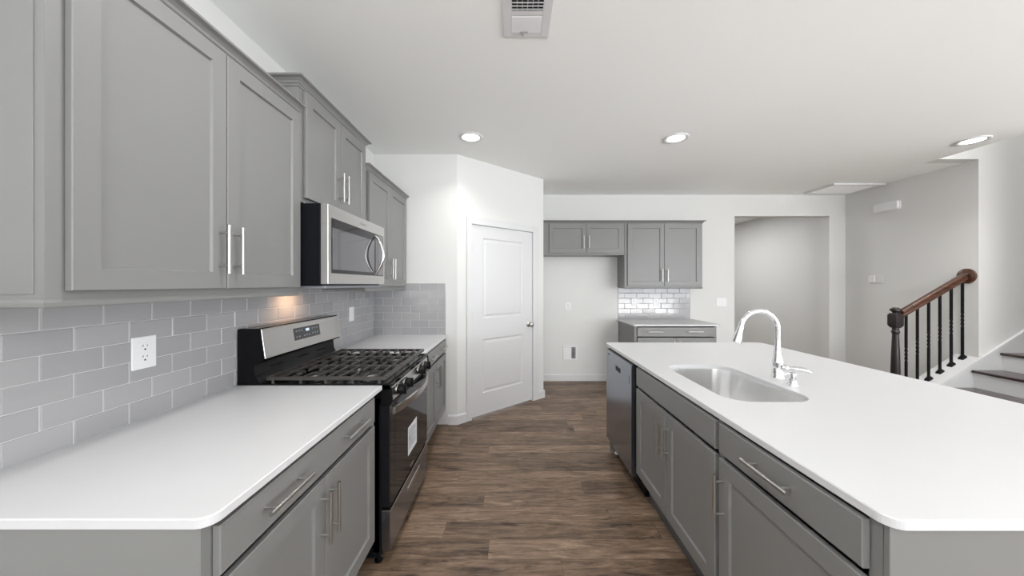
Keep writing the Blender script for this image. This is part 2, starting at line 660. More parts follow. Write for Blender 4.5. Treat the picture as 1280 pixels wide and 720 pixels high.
def window(n, T, a0, a1, z0, z1, bars):
    m = MB()
    w = 0.05
    m.box(a0, a0 + w, -0.1, 0.015, z0, z1, T=T)
    m.box(a1 - w, a1, -0.1, 0.015, z0, z1, T=T)
    m.box(a0 + w, a1 - w, -0.1, 0.015, z0, z0 + w, T=T)
    m.box(a0 + w, a1 - w, -0.1, 0.015, z1 - w, z1, T=T)
    for i in range(1, bars):
        a = a0 + (a1 - a0) * i / bars
        m.box(a - 0.03, a + 0.03, -0.08, -0.02, z0 + w, z1 - w, T=T)
    zm = (z0 + z1) / 2
    m.box(a0 + w, a1 - w, -0.075, -0.025, zm - 0.025, zm + 0.025, T=T)
    o = m.build('window_%d' % n, TRIM)
    tag(o, 'white framed window letting daylight into the room', None, None, 'structure')


window(1, lambda a, n, z: (a, Y_R + n, z), -1.0, 1.2, 0.7, 2.4, 3)
window(2, lambda a, n, z: (a, Y_R + n, z), 3.6, 6.8, 0.2, 2.5, 4)
window(3, lambda a, n, z: (X_R - n, a, z), -2.8, 1.6, 0.35, 2.5, 5)


# baseboards
def base_prof(h=0.098, t=0.014):
    return [(0, 0), (t, 0), (t, h - 0.016), (t - 0.004, h - 0.006), (t - 0.009, h), (0, h)]


def baseboard(name, T, a0, a1, label, e0=0.0, e1=0.0):
    m = MB()
    m.loft([[Vector(T(a0 - e0 * n, n, z)) for n, z in base_prof()], [Vector(T(a1 + e1 * n, n, z)) for n, z in base_prof()]])
    struct(name, m, TRIM, label)


tq = math.tan(math.radians(20.4))
baseboard('baseboard_pantry', FB(Y_P), -0.640, P0.x, 'white baseboard at the foot of the pantry wall', 0, tq)
baseboard('baseboard_diagonal_near', FD, 0, DA0 - 0.058, 'short white baseboard on the hinge side of pantry door', tq, 0)
baseboard('baseboard_diagonal_far', FD, DA1 + 0.088, DL, 'short white baseboard on the knob side of pantry door', 0, 1.0)
baseboard('baseboard_back', FB(Y_B), P1.x, 1.55, 'white baseboard in the refrigerator space on the far wall')
baseboard('baseboard_back_right', FB(Y_B), 2.61, OX0, 'white baseboard under the light switch')
baseboard('baseboard_hall', FI(X_S), Y_ST + 0.2, HY, 'white baseboard along the hall wall')

# ------------------------------------------------------------------ pantry door
# casing
m = MB()
cw = 0.062
for a0, a1, z0, z1 in ((DA0 - cw + 0.006, DA0 + 0.006, 0, DTOP + cw), (DA1 - 0.006, DA1 + 0.088, 0, DTOP + cw)):
    m.box(a0, a1, 0, 0.017, z0, z1, 0.004, T=FD)
m.box(DA0 + 0.006, DA1 - 0.006, 0, 0.017, DTOP - 0.006, DTOP + cw, 0.004, T=FD)
m.box(DA0 - 0.005, DA0 + 0.004, -0.12, 0.002, 0, DTOP, T=FD)
m.box(DA1 - 0.004, DA1 + 0.005, -0.12, 0.002, 0, DTOP, T=FD)
m.box(DA0, DA1, -0.12, 0.002, DTOP - 0.004, DTOP + 0.005, T=FD)
struct('trim_1', m, TRIM, 'white casing round the pantry door')
# slab with two raised panels
d0, d1, dz0, dz1 = DA0 + 0.008, DA1 - 0.008, 0.018, DTOP - 0.010
pan = ((1.047, 1.905), (0.247, 0.822))
pa0, pa1 = 0.322, 0.902


def door_leaf():
    m = MB()
    nf = -0.004

    def q(a0, a1, z0, z1, n):
        m.poly([FD(a0, n, z0), FD(a1, n, z0), FD(a1, n, z1), FD(a0, n, z1)])
    q(d0, pa0, dz0, dz1, nf)
    q(pa1, d1, dz0, dz1, nf)
    q(pa0, pa1, dz0, pan[1][0], nf)
    q(pa0, pa1, pan[1][1], pan[0][0], nf)
    q(pa0, pa1, pan[0][1], dz1, nf)
    for z0, z1 in pan:
        def ring(i, n):
            return [Vector(FD(pa0 + i, n, z0 + i)), Vector(FD(pa1 - i, n, z0 + i)), Vector(FD(pa1 - i, n, z1 - i)), Vector(FD(pa0 + i, n, z1 - i))]
        m.loft([ring(0, nf), ring(0.008, nf - 0.008), ring(0.020, nf - 0.009), ring(0.042, nf - 0.003), ring(0.043, nf - 0.003)], True, False, True)
    # edges and back
    B = -0.039
    for p in (((d0, dz0), (d1, dz0)), ((d1, dz0), (d1, dz1)), ((d1, dz1), (d0, dz1)), ((d0, dz1), (d0, dz0))):
        (a, z), (b, y) = p
        m.poly([FD(a, nf, z), FD(b, nf, y), FD(b, B, y), FD(a, B, z)])
    q(d0, d1, dz0, dz1, B)
    return m


door = struct('door_1', door_leaf(), TRIM, 'white two-panel pantry door in the angled wall')
m = MB()
for zc in (1.80, 1.075, 0.365):
    h = MB()
    h.box(d0 - 0.012, d0 + 0.008, -0.003, 0.003, zc - 0.045, zc + 0.045, 0.001, T=FD)
    h.cyl(FD(d0 - 0.004, 0.007, zc - 0.047), FD(d0 - 0.004, 0.007, zc + 0.047), 0.006, n=10)
    h.build('hinge', NICKEL, door, 40)
kz, ka = 0.93, 1.000
AXD = (DD, Vector((0, 0, 1)), DN)
m = MB().lathe(FD(ka, -0.004, kz), [(0.031, 0.0), (0.031, 0.006), (0.026, 0.010), (0.013, 0.014), (0.012, 0.032), (0.022, 0.040), (0.028, 0.050), (0.027, 0.060), (0.018, 0.068), (0.002, 0.070)], 20, AXD)
m.build('door_knob', NICKEL, door, 50)

# ------------------------------------------------------------------ tiles


def tiled(name, T, a0, a1, z0, rows, P, L, phase, label):
    """glazed bricks on a grout bed, running bond; phase = a joint position in odd rows"""
    rnd = random.Random(name)
    m = MB()
    g = 0.0026
    tones = []
    for r in range(rows):
        b = phase + (L / 2 if r % 2 else 0)
        k = math.floor((a0 - b) / L)
        while b + k * L < a1:
            s, e = max(a0, b + k * L), min(a1, b + (k + 1) * L)
            k += 1
            if e - s < 0.006:
                continue
            s += g * 0.7
            e -= g * 0.7
            y0, y1 = z0 + r * P + g / 2, z0 + (r + 1) * P - g / 2
            tx, ty = rnd.gauss(0, 0.00014), rnd.gauss(0, 0.00014)
            c = 0.004

            def ring(i, n, tilt=0):
                return [Vector(T(a, n + tilt * (tx * sa + ty * sz), z)) for a, z, sa, sz in ((s + i, y0 + i, -1, -1), (e - i, y0 + i, 1, -1), (e - i, y1 - i, 1, 1), (s + i, y1 - i, -1, 1))]
            n0 = len(m.bm.faces)
            m.loft([ring(0, 0.004), ring(0, 0.0068), ring(0.0012, 0.0082, 1), ring(c, 0.0088, 1)], True, False, True)
            tones += [rnd.random()] * (len(m.bm.faces) - n0)
    m.bm.faces.index_update()
    lay = m.bm.faces.layers.float.new('tone')
    m.bm.faces.ensure_lookup_table()
    for f, t in zip(m.bm.faces, tones):
        f[lay] = t
    o = m.build(name, TILE, None, None, weld=False)
    tag(o, label, None, None, 'structure')
    gb = MB().box(a0, a1, 0, 0.0062, z0, z0 + rows * P, T=T)
    gb.build('grout', GROUT, o)
    return o


CT = 0.905
tiled('wall_tile_left', FL(X_L), 0.40, Y_P - 0.009, CT, 7, 0.0738, 0.1547, 0.989 + 0.1547 / 2, 'grey subway tile backsplash along the left wall')
tiled('wall_tile_pantry', FB(Y_P), X_L + 0.009, -0.665, CT, 7, 0.0738, 0.184, -0.926, 'grey subway tile backsplash on the pantry wall end')
tiled('wall_tile_back', FB(Y_B), 1.55, 2.604, CT, 6, 0.0757, 0.179, 1.640, 'grey subway tile backsplash under the far cabinets')

# ------------------------------------------------------------------ left base cabinets
XF, XD = -0.675, -0.655


def base_cabinet(name, T, depth, a0, a1, label, doors, drawer, pulls, door_pulls, e0=0.032, e1=0.032, zd=(0.185, 0.734), zr=(0.754, 0.868), top=0.883, false_front=False, group=None, well=False):
    lo = T((a0 + a1) / 2, -depth / 2, 0)
    t = thing(name, lo, label, 'cabinet', group)
    m = MB()
    # carcass with face frame
    f0 = min(d[0] for d in doors) + 0.004
    f1 = max(d[1] for d in doors) - 0.004
    if well:  # room for the bowl of the sink
        m.box(a0, a1, -depth, -0.56, 0.170, top, T=T)
        m.box(a0, a1, -0.56, -0.35, 0.170, 0.60, T=T)
        m.box(a0, a0 + 0.018, -0.56, -0.35, 0.60, top, T=T)
        m.box(a1 - 0.018, a1, -0.56, -0.35, 0.60, top, T=T)
    else:
        m.box(a0, a1, -depth, -0.35, 0.170, top, T=T)
    m.box(a0, f0, -0.35, 0, 0.170, top, T=T)
    m.box(f1, a1, -0.35, 0, 0.170, top, T=T)
    m.box(f0, f1, -0.35, 0, 0.170, zd[0] + 0.006, T=T)
    m.build('carcass', CAB, t)
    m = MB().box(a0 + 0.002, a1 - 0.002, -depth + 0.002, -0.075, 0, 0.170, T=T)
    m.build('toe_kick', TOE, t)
    # dark reveals between fronts
    for (b0, b1), (pa, pz) in zip(doors, door_pulls):
        d = shaker(T, b0, b1, zd[0], zd[1]).build('door', CAB, t)
        pull(T, pa, pz, 0.178, True, d)
    for (b0, b1) in drawer:
        d = slab(T, b0, b1, zr[0], zr[1]).build('false_front' if false_front else 'drawer_front', CAB, t)
        for pa in pulls:
            if b0 < pa < b1:
                pull(T, pa, (zr[0] + zr[1]) / 2 + 0.006, 0.19, False, d)
    return t


DEP = 0.70
T = FL(XF)
base_cabinet('base_cabinet', T, DEP, 0.732, 1.650, 'grey base cabinet nearest the viewer on the left, before the range', [(0.758, 1.184), (1.188, 1.612)], [(0.758, 1.612)], (0.965, 1.385), [(1.157, 0.612), (1.213, 0.612)])
base_cabinet('base_cabinet', T, DEP, 2.462, Y_P - 0.002, 'grey base cabinet between the range and the pantry wall', [(2.50, 2.924), (2.928, 3.345)], [(2.50, 3.345)], (2.72, 3.14), [(2.900, 0.612), (2.952, 0.612)])


def counter(name, x0, x1, y0, y1, r, corners, label, hole=None, z0=0.883, z1=CT):
    m = MB()
    e = 0.0025
    lo = rrect(x0, x1, y0, y1, r, 8, corners)
    hi = rrect(x0 + e, x1 - e, y0 + e, y1 - e, max(r - e, 0), 8, corners)
    n = len(lo)
    A = [Vector((p[0], p[1], z0)) for p in lo]
    B = [Vector((p[0], p[1], z1 - e)) for p in lo]
    C = [Vector((p[0], p[1], z1)) for p in hi]
    m.loft([A, B, C], True, False, False)
    holes_lo = holes_hi = ()
    if hole:
        hl = rrect(*hole, 10)
        hh = rrect(hole[0] - e, hole[1] + e, hole[2] - e, hole[3] + e, hole[4] + e, 10)
        m.loft([[Vector((p[0], p[1], z0)) for p in hl], [Vector((p[0], p[1], z1 - e)) for p in hl], [Vector((p[0], p[1], z1)) for p in hh]], True, False, False)
        holes_lo, holes_hi = (hl,), (hh,)
    for z, outer, hs in ((z0, lo, holes_lo), (z1, hi, holes_hi)):
        edges = []
        for lp in (outer, *hs):
            vs = [m.bm.verts.new((p[0], p[1], z)) for p in lp]
            edges += [m.bm.edges.new((vs[i], vs[(i + 1) % len(vs)])) for i in range(len(vs))]
        bmesh.ops.triangle_fill(m.bm, use_beauty=True, use_dissolve=False, edges=edges)
    return solo(name, m, QUARTZ, label, 'countertop')


counter('countertop', X_L + 0.001, -0.650, 0.726, 1.689, 0.035, (0, 1, 0, 0), 'white quartz countertop nearest the viewer on the left, before the range')
counter('countertop', X_L + 0.001, -0.650, 2.456, Y_P - 0.001, 0.004, (0, 0, 0, 0), 'white quartz countertop between the range and pantry wall')

# ------------------------------------------------------------------ left upper cabinets
UXF = -1.07


def upper_cabinet(name, T, depth, a0, a1, z0, z1, doors, zd, pulls, pz, label, e0, e1, rail, inset=False, group=None):
    lo = T((a0 + a1) / 2, -depth / 2, z0)
    t = thing(name, lo, label, 'cabinet', group)
    m = MB()
    f0 = min(d[0] for d in doors) + 0.004
    f1 = max(d[1] for d in doors) - 0.004
    m.box(a0, a1, -depth, -0.05, z0, z1, T=T)
    m.box(a0, f0, -0.05, 0, z0, z1, T=T)
    m.box(f1, a1, -0.05, 0, z0, z1, T=T)
    m.box(f0, f1, -0.05, 0, z0, zd[0] + 0.004, T=T)
    m.box(f0, f1, -0.05, 0, zd[1] - 0.004, z1, T=T)
    m.build('carcass', CAB, t)
    if rail:
        prof = [(-0.012, z0 - 0.018), (0.001, z0 - 0.018), (0.004, z0 - 0.015), (0.005, z0 - 0.006), (0.002, z0 + 0.002), (-0.012, z0 + 0.002)]
        sweep_front(T, a0, a1, -depth, prof, e0, e1).build('light_rail', CAB, t)
    zc = z1 - 0.026
    sweep_front(T, a0, a1, -depth, [(o, zc + z) for o, z in CROWN], e0, e1).build('crown_molding', CAB, t)
    if inset:
        MB().box(a0 - 0.0025, a0 + 0.001, -depth + 0.01, -0.024, z0 + 0.014, z1 - 0.032, 0.0008, T=T).build('side_panel', CAB, t)
    for (b0, b1), pa in zip(doors, pulls):
        d = shaker(T, b0, b1, zd[0], zd[1], st=0.057).build('door', CAB, t)
        pull(T, pa, pz, 0.175, True, d)
    return t


T = FL(UXF)
UD = 0.32
upper_cabinet('upper_cabinet', T, UD, 0.773, 1.690, 1.373, 2.285, [(0.806, 1.243), (1.247, 1.677)], (1.395, 2.256), (1.213, 1.275), 1.536, 'big grey upper cabinet with two doors nearest the viewer', True, False, True, True)
upper_cabinet('upper_cabinet', T, UD, 1.692, 2.452, 1.829, 2.430, [(1.726, 2.072), (2.076, 2.424)], (1.853, 2.396), (2.045, 2.104), 1.995, 'raised grey upper cabinet above the microwave', True, True, False)
upper_cabinet('upper_cabinet', T, UD, 2.454, Y_P - 0.004, 1.373, 2.275, [(2.490, 2.918), (2.922, 3.355)], (1.395, 2.246), (2.892, 2.948), 1.543, 'grey upper cabinet between the microwave and pantry wall', False, False, True)

# ------------------------------------------------------------------ microwave
MY0, MY1, MZ0, MZ1 = 1.697, 2.447, 1.411, 1.819
mw = thing('microwave', (-1.15, 2.07, MZ0), 'stainless over-the-range microwave with a dark window and curved handle', 'microwave')
MB().box(X_L + 0.012, -0.964, MY0, MY1, MZ0 - 0.008, MZ1, 0.003).build('housing', BLACKS, mw)
MXD = -0.924
md = MB().box(-0.964, MXD, MY0 + 0.001, MY1 - 0.001, MZ0, MZ1 - 0.002, 0.004, 2).build('door', STEELH, mw)
MB().box(MXD - 0.002, MXD + 0.0012, 1.726, 2.425, 1.468, 1.752, 0.001).build('window_border', MWDARK, md)
MB().box(MXD, MXD + 0.0018, 1.738, 2.262, 1.488, 1.703, 0.0005).build('window', MWGLASS, md)
MB().box(MXD, MXD + 0.0018, 2.285, 2.420, 1.474, 1.746, 0.0005).build('control_panel', MWGLASS, md)
hp = []
for i in range(17):
    s = i / 16
    hp.append((MXD + 0.004 + 0.054 * sin(pi * s) ** 0.8, 2.272, 1.482 + s * 0.252))
MB().tube(hp, [0.007 + 0.005 * sin(pi * i / 16) for i in range(17)], 12).build('handle', STEEL, md, 50)
MB().lathe((MXD, 2.07, 1.782), [(0.011, 0), (0.011, 0.0008)], 20, 'X').box(MXD, MXD + 0.0008, 2.086, 2.135, 1.777, 1.786).build('logo', GRAYM, md)
MB().box(-1.33, -0.95, MY0 + 0.02, MY1 - 0.02, MZ0 - 0.022, MZ0 - 0.006, 0.004).build('bottom_plate', UNDER, mw)
MB().box(-1.30, -1.24, 2.00, 2.14, MZ0 - 0.0245, MZ0 - 0.021, 0.001).build('lamp_lens', WARM, mw)
area('microwave_lamp', (-1.275, 2.07, MZ0 - 0.03), (0, math.radians(38), 0), 0.05, 0.13, 0.5, (1, 0.60, 0.34), 120)

# ------------------------------------------------------------------ range
RY0, RY1, RXF = 1.695, 2.450, -0.615
RYC = (RY0 + RY1) / 2
rg = thing('gas_range', (-1.0, RYC, 0), 'stainless and black gas range between the left base cabinets', 'range')
m = MB()
m.box(-1.36, -0.665, RY0, RY1, 0.035, 0.882, 0.002)
m.box(-0.70, -0.655, RY0, RY0 + 0.022, 0.06, 0.84, 0.004)
m.box(-0.70, -0.655, RY1 - 0.022, RY1, 0.06, 0.84, 0.004)
m.build('body', BLACKS, rg)
for fx in (-0.70, -1.30):
    for fy in (RY0 + 0.03, RY1 - 0.03):
        MB().lathe((fx + 0.02, fy, 0), [(0.020, 0), (0.022, 0.006), (0.012, 0.012), (0.012, 0.036)], 14).build('foot', BLACKS, rg, 40)
# storage drawer
dr = MB().box(-0.66, RXF + 0.002, RY0 + 0.004, RY1 - 0.004, 0.070, 0.268, 0.003, 2).build('storage_drawer', DSTEEL, rg)
MB().box(-0.655, RXF + 0.003, RY0 + 0.003, RY1 - 0.003, 0.264, 0.272, 0.001).build('drawer_lip', STEEL, dr)
MB().box(RXF, RXF + 0.005, 1.985, 2.235, 0.188, 0.216, 0.003, 2).build('drawer_grip', STEEL, dr)
# oven door
od = MB().box(-0.66, RXF, RY0 + 0.004, RY1 - 0.004, 0.285, 0.800, 0.004, 2).build('oven_door', BLACKG, rg)
MB().box(RXF - 0.002, RXF + 0.0008, RY0 + 0.075, RY1 - 0.075, 0.345, 0.715, 0.0004).build('oven_window', MWDARK, od)
hp = []
NH = 24
loops = []
for i in range(NH + 1):
    s = i / NH
    y = RY0 + 0.035 + s * (RY1 - RY0 - 0.07)
    x = RXF + 0.012 + 0.048 * sin(pi * s) ** 0.75
    x2 = x - 0.010
    loops.append([Vector((x, y, 0.744)), Vector((x, y, 0.780)), Vector((x2, y, 0.782)), Vector((x2, y, 0.742))])
m = MB().loft(loops)
for y in (RY0 + 0.045, RY1 - 0.045):
    m.box(RXF - 0.001, RXF + 0.016, y - 0.012, y + 0.012, 0.746, 0.778, 0.002)
m.build('oven_handle', STEEL, od, 35)
st = MB().box(RXF, RXF + 0.0016, 1.995, 2.175, 0.395, 0.560).build('energy_label', PAPER, od)
m = MB()
for i in range(9):
    z = 0.535 - i * 0.013
    m.box(RXF + 0.0016, RXF + 0.0019, 2.01, 2.01 + (0.14 if i % 3 else 0.09), z, z + 0.004)
m.box(RXF + 0.0016, RXF + 0.0019, 2.012, 2.032, 0.480, 0.500)
m.build('label_print', INK, st)
MB().box(RXF, RXF + 0.0016, 2.035, 2.105, 0.306, 0.318, 0.0005).build('logo', STEEL, od)
# control fascia, tilted back
m = MB()
pr = [(-0.665, 0.812), (-0.612, 0.812), (-0.604, 0.822), (-0.610, 0.884), (-0.618, 0.900), (-0.665, 0.900)]
m.loft([[Vector((x, RY0 + 0.012, z)) for x, z in pr], [Vector((x, RY1 - 0.012, z)) for x, z in pr]])
cp = m.build('control_fascia', STEEL, rg)
pr2 = [(-0.668, 0.806), (-0.608, 0.806), (-0.600, 0.822), (-0.606, 0.888), (-0.614, 0.903), (-0.668, 0.903)]
for y0, y1 in ((RY0, RY0 + 0.012), (RY1 - 0.012, RY1)):
    m = MB().loft([[Vector((x, y0, z)) for x, z in pr2], [Vector((x, y1, z)) for x, z in pr2]])
    m.build('fascia_end_cap', BLACKE, cp)
KAX = (Vector((0, 1, 0)), Vector((0.1, 0, 0.995)), Vector((0.995, 0, -0.1)))
for ky in (1.800, 1.925, 2.205, 2.330):
    m = MB().lathe((-0.608, ky, 0.853), [(0.030, 0), (0.029, 0.006), (0.023, 0.010), (0.0215, 0.032), (0.019, 0.036), (0.004, 0.037)], 20, KAX)
    k = m.build('knob', BLACKE, rg, 40)
    MB().box(-0.600, -0.562, ky - 0.0055, ky + 0.0055, 0.826, 0.877, 0.003).build('knob_grip', BLACKE, k)
    MB().lathe((-0.6085, ky, 0.853), [(0.032, 0), (0.032, 0.003), (0.030, 0.004)], 20, KAX).build('knob_ring', STEEL, k, 40)
# cooktop pan with raised rim
m = MB()
x0, x1, y0, y1 = -1.30, -0.612, RY0, RY1


def rect(i, z):
    return [Vector((x0 + i, y0 + i, z)), Vector((x1 - i, y0 + i, z)), Vector((x1 - i, y1 - i, z)), Vector((x0 + i, y1 - i, z))]


m.loft([rect(0, 0.882), rect(0, 0.906), rect(0.003, 0.909), rect(0.016, 0.909), rect(0.022, 0.899), rect(0.024, 0.899)])
m.build('cooktop', BLACKE, rg)
# burners
for bx, by, br in ((-0.80, 1.87, 0.047), (-1.08, 1.87, 0.036), (-0.80, 2.275, 0.040), (-1.08, 2.275, 0.036), (-0.94, RYC, 0.034)):
    m = MB().lathe((bx, by, 0.899), [(br * 1.25, 0), (br * 1.2, 0.004), (br * 0.98, 0.006), (br * 0.95, 0.014), (br * 0.90, 0.016)], 24)
    b = m.build('burner', BURN, rg, 40)
    MB().lathe((bx, by, 0.915), [(br * 0.86, 0), (br * 0.88, 0.002), (br * 0.84, 0.007), (br * 0.3, 0.008)], 24).build('burner_cap', IRON, b, 40)
# three cast-iron grates
GX0, GX1 = -1.238, -0.636
gy = [RY0 + 0.004, RY0 + 0.257, RY0 + 0.498, RY1 - 0.004]
for k in range(3):
    a, b = gy[k] + 0.001, gy[k + 1] - 0.001
    m = MB()
    bw = 0.013
    zt, zb = 0.944, 0.930
    m.box(GX0, GX1, a, a + bw, zb - 0.004, zt, 0.002)
    m.box(GX0, GX1, b - bw, b, zb - 0.004, zt, 0.002)
    m.box(GX0, GX0 + bw, a + bw, b - bw, zb - 0.004, zt, 0.002)
    m.box(GX1 - 0.022, GX1, a + bw, b - bw, zb - 0.004, zt, 0.002)
    for i in range(1, 10):
        x = GX0 + (GX1 - GX0) * i / 10
        if i == 5:
            m.box(x - 0.006, x + 0.006, a + bw, b - bw, zb, zt, 0.002)
        elif i in (2, 3, 7, 8):
            for s0, s1 in ((a + bw, a + 0.098), (b - 0.098, b - bw)):
                m.box(x - 0.004, x + 0.004, s0, s1, zb, zt, 0.002)
        else:
            m.box(x - 0.004, x + 0.004, a + bw, b - bw, zb, zt, 0.002)
    mid = (a + b) / 2
    for s0, s1 in ((GX0 + bw, GX0 + 0.125), (GX0 + 0.200, GX0 + 0.400), (GX1 - 0.125, GX1 - 0.02)):
        m.box(s0, s1, mid - 0.004, mid + 0.004, zb, zt, 0.002)
    for lx in (GX0 + 0.03, GX0 + 0.17, -0.94, GX1 - 0.17, GX1 - 0.035):
        for ly in (a + 0.006, b - 0.006):
            m.box(lx - 0.006, lx + 0.006, ly - 0.005, ly + 0.005, 0.899, zb, 0.001)
    m.build('grate', IRON, rg)
# backguard
m = MB()
pr = [(-1.378, 0.86), (-1.378, 1.180), (-1.366, 1.187), (-1.276, 1.187), (-1.262, 1.178), (-1.246, 1.038), (-1.256, 1.022), (-1.296, 1.006), (-1.292, 0.955), (-1.276, 0.925), (-1.258, 0.908), (-1.258, 0.86)]
m.loft([[Vector((x, RY0, z)) for x, z in pr], [Vector((x, RY1, z)) for x, z in pr]])
bg = m.build('backguard', BLACKE, rg, 25)
fp0, fp1 = Vector((-1.2655, 0, 1.184)), Vector((-1.2440, 0, 1.034))
dv = (fp1 - fp0).normalized()
nv = Vector((-dv.z, 0, dv.x))
if nv.x < 0:
    nv = -nv


def FG(a, n, s):
    p = fp0 + dv * s + nv * n
    return (p.x, a, p.z)


SL = (fp1 - fp0).length
panel = MB().box(RY0 + 0.003, RY1 - 0.003, 0.0, 0.004, 0.0, SL, 0.002, T=FG).build('control_panel', STEELH, bg)
MB().box(RYC - 0.135, RYC + 0.125, 0.0035, 0.0052, 0.030, 0.100, 0.0008, T=FG).build('display', DISP, bg)
m = MB()
for i in range(3):
    m.box(RYC - 0.020 + i * 0.012, RYC - 0.012 + i * 0.012, 0.005, 0.0056, 0.042, 0.058, T=FG)
m.build('clock_digits', CLOCK, bg)
for a, s in ((-0.115, 0.045), (-0.09, 0.045), (-0.065, 0.045), (-0.115, 0.078), (-0.09, 0.078), (-0.045, 0.078), (-0.02, 0.078), (0.005, 0.078), (0.04, 0.045), (0.065, 0.045), (0.09, 0.045), (0.04, 0.075), (0.065, 0.075), (0.09, 0.075)):
    MB().box(RYC + a, RYC + a + 0.011, 0.005, 0.0055, s, s + 0.007, T=FG).build('button', GRAYM, bg)
for y in (RY0 + 0.16, RYC + 0.02, RY1 - 0.16):
    MB().box(-1.2965, -1.291, y - 0.05, y + 0.05, 0.968, 0.976, 0.001).build('vent_slot', BLACKS, bg)

# ------------------------------------------------------------------ island
IXF = 0.826
T = FI(IXF)
IB = 1.62
base_cabinet('island_cabinet', T, IB - IXF, 0.752, 1.328, 'grey island cabinet nearest the viewer with one drawer over one door', [(0.777, 1.317)], [(0.777, 1.317)], (1.046,), [(1.288, 0.596)], zd=(0.188, 0.736), zr=(0.756, 0.870))
base_cabinet('island_sink_cabinet', T, IB - IXF, 1.330, 2.215, 'grey island cabinet with two doors under the sink', [(1.342, 1.770), (1.774, 2.190)], [(1.342, 2.190)], (), [(1.742, 0.600), (1.800, 0.600)], zd=(0.188, 0.736), zr=(0.756, 0.870), false_front=True, well=True)
# near end panel and far end panel
ep = thing('island_end_panel', (1.2, 0.745, 0), 'grey panel closing the near end of the island', 'panel')
m = MB().box(0.826, 1.66, 0.738, 0.751, 0, 0.883, 0.001)
m.build('board', CAB, ep)
m = MB().box(0.830, 1.66, 0.733, 0.738, 0.0, 0.10, 0.001)
m.build('foot_rail', CAB, ep)
ep = thing('island_end_panel', (1.2, 2.88, 0), 'grey panel closing the far end of the island beside dishwasher', 'panel')
MB().box(0.830, 1.66, 2.852, 2.872, 0, 0.883, 0.001).build('board', CAB, ep)
m = MB()
m.loft([[Vector((x, 2.872 + n, z)) for n, z in base_prof()] for x in (0.835, 1.66)])
m.build('foot_rail', TRIM, ep)
m = MB().box(1.62, 1.66, 0.751, 2.852, 0, 0.883)
solo('island_back_panel', m, CAB, 'grey panel along the seating side of the island', 'panel')
# dishwasher
DX = 0.795
dw = thing('dishwasher', (1.1, 2.54, 0), 'stainless dishwasher at the far end of the island', 'dishwasher')
MB().box(0.835, 1.50, 2.232, 2.846, 0.10, 0.872, 0.002).build('tub', BLACKS, dw)
MB().box(0.885, 1.45, 2.24, 2.84, 0.0, 0.10).build('toe_kick', BLACKS, dw)
dd = MB()
dp = [(0.835, 0.130), (DX + 0.004, 0.130), (DX, 0.136), (DX, 0.862), (DX + 0.006, 0.868), (0.835, 0.868)]
dd.loft([[Vector((x, y, z)) for x, z in dp] for y in (2.248, 2.838)])
dd = dd.build('door', DSTEEL, dw)
MB().box(DX + 0.012, 0.836, 2.252, 2.834, 0.866, 0.8745, 0.002).build('control_strip', BLACKG, dd)
MB().box(DX - 0.0015, DX + 0.003, 2.29, 2.80, 0.735, 0.790, 0.001).build('grip_band', DSTEEL, dd)
MB().box(DX - 0.0022, DX + 0.002, 2.47, 2.585, 0.757, 0.790, 0.001).build('grip_pocket', SLOT, dd)
MB().box(DX - 0.0008, DX + 0.002, 2.745, 2.80, 0.835, 0.843).build('logo', SLOT, dd)
for fy in (2.81,):
    MB().lathe((0.872, fy, 0), [(0.018, 0), (0.018, 0.01), (0.008, 0.014), (0.008, 0.1)], 12).build('foot', PLAST, dw, 40)
counter('island_countertop', 0.812, 2.160, 0.722, 2.940, 0.036, (1, 1, 1, 1), 'large white quartz island countertop with a sink cut-out', hole=(0.945, 1.332, 1.452, 2.115, 0.105))

# sink
SX0, SX1, SY0, SY1, SR = 0.940, 1.337, 1.447, 2.120, 0.110
m = MB()
loops = []
for i, z, r in ((-0.018, 0.8825, 0.125), (0.0, 0.8825, SR), (0.001, 0.87, SR), (0.006, 0.70, SR), (0.012, 0.672, 0.105), (0.028, 0.654, 0.095), (0.055, 0.646, 0.08), (0.12, 0.643, 0.05), (0.165, 0.642, 0.025)):
    loops.append([Vector((p[0], p[1], z)) for p in rrect(SX0 + i, SX1 - i, SY0 + i, SY1 - i, r, 10)])
m.loft(loops, True, False, True)
sk = thing('sink', (1.14, 1.78, 0.642), 'single-bowl stainless undermount sink in the island', 'sink')
m.build('bowl', SINKM, sk, 40)
MB().lathe((1.14, 1.78, 0.641), [(0.045, 0.0), (0.045, 0.003), (0.036, 0.004), (0.032, 0.001), (0.006, 0.001)], 24).build('drain', CHROME, sk, 40)

# faucet
FX, FY = 1.440, 1.83
fc = thing('faucet', (FX, FY, CT), 'tall chrome pull-down faucet behind the island sink', 'faucet')
m = MB().lathe((FX, FY, CT), [(0.031, 0), (0.031, 0.006), (0.026, 0.012), (0.0255, 0.075), (0.027, 0.082), (0.025, 0.092), (0.019, 0.112), (0.0155, 0.150), (0.0135, 0.200)], 24)
m.build('body', CHROME, fc, 50)
pts = [(FX, FY, CT + 0.19 + 0.02 * i) for i in range(3)]
R = 0.100
zc = 1.166
for i in range(0, 19):
    a = pi * i / 18 * 0.94
    pts.append((FX - R + R * cos(a), FY, zc + R * sin(a)))
MB().tube(pts, 0.0132, 16).build('gooseneck', CHROME, fc, 60)
e = Vector(pts[-1])
d = (Vector(pts[-1]) - Vector(pts[-2])).normalized()
hd = MB().tube([e, e + d * 0.012, e + d * 0.03, e + d * 0.075, e + d * 0.090, e + d * 0.093], [0.0145, 0.0165, 0.0165, 0.024, 0.0245, 0.021], 18).build('spray_head', CHROME, fc, 50)
MB().box(e.x - 0.030, e.x - 0.018, FY - 0.007, FY + 0.007, e.z - 0.072, e.z - 0.040, 0.003).build('spray_button', BLACKS, hd)
m = MB()
hz = CT + 0.058
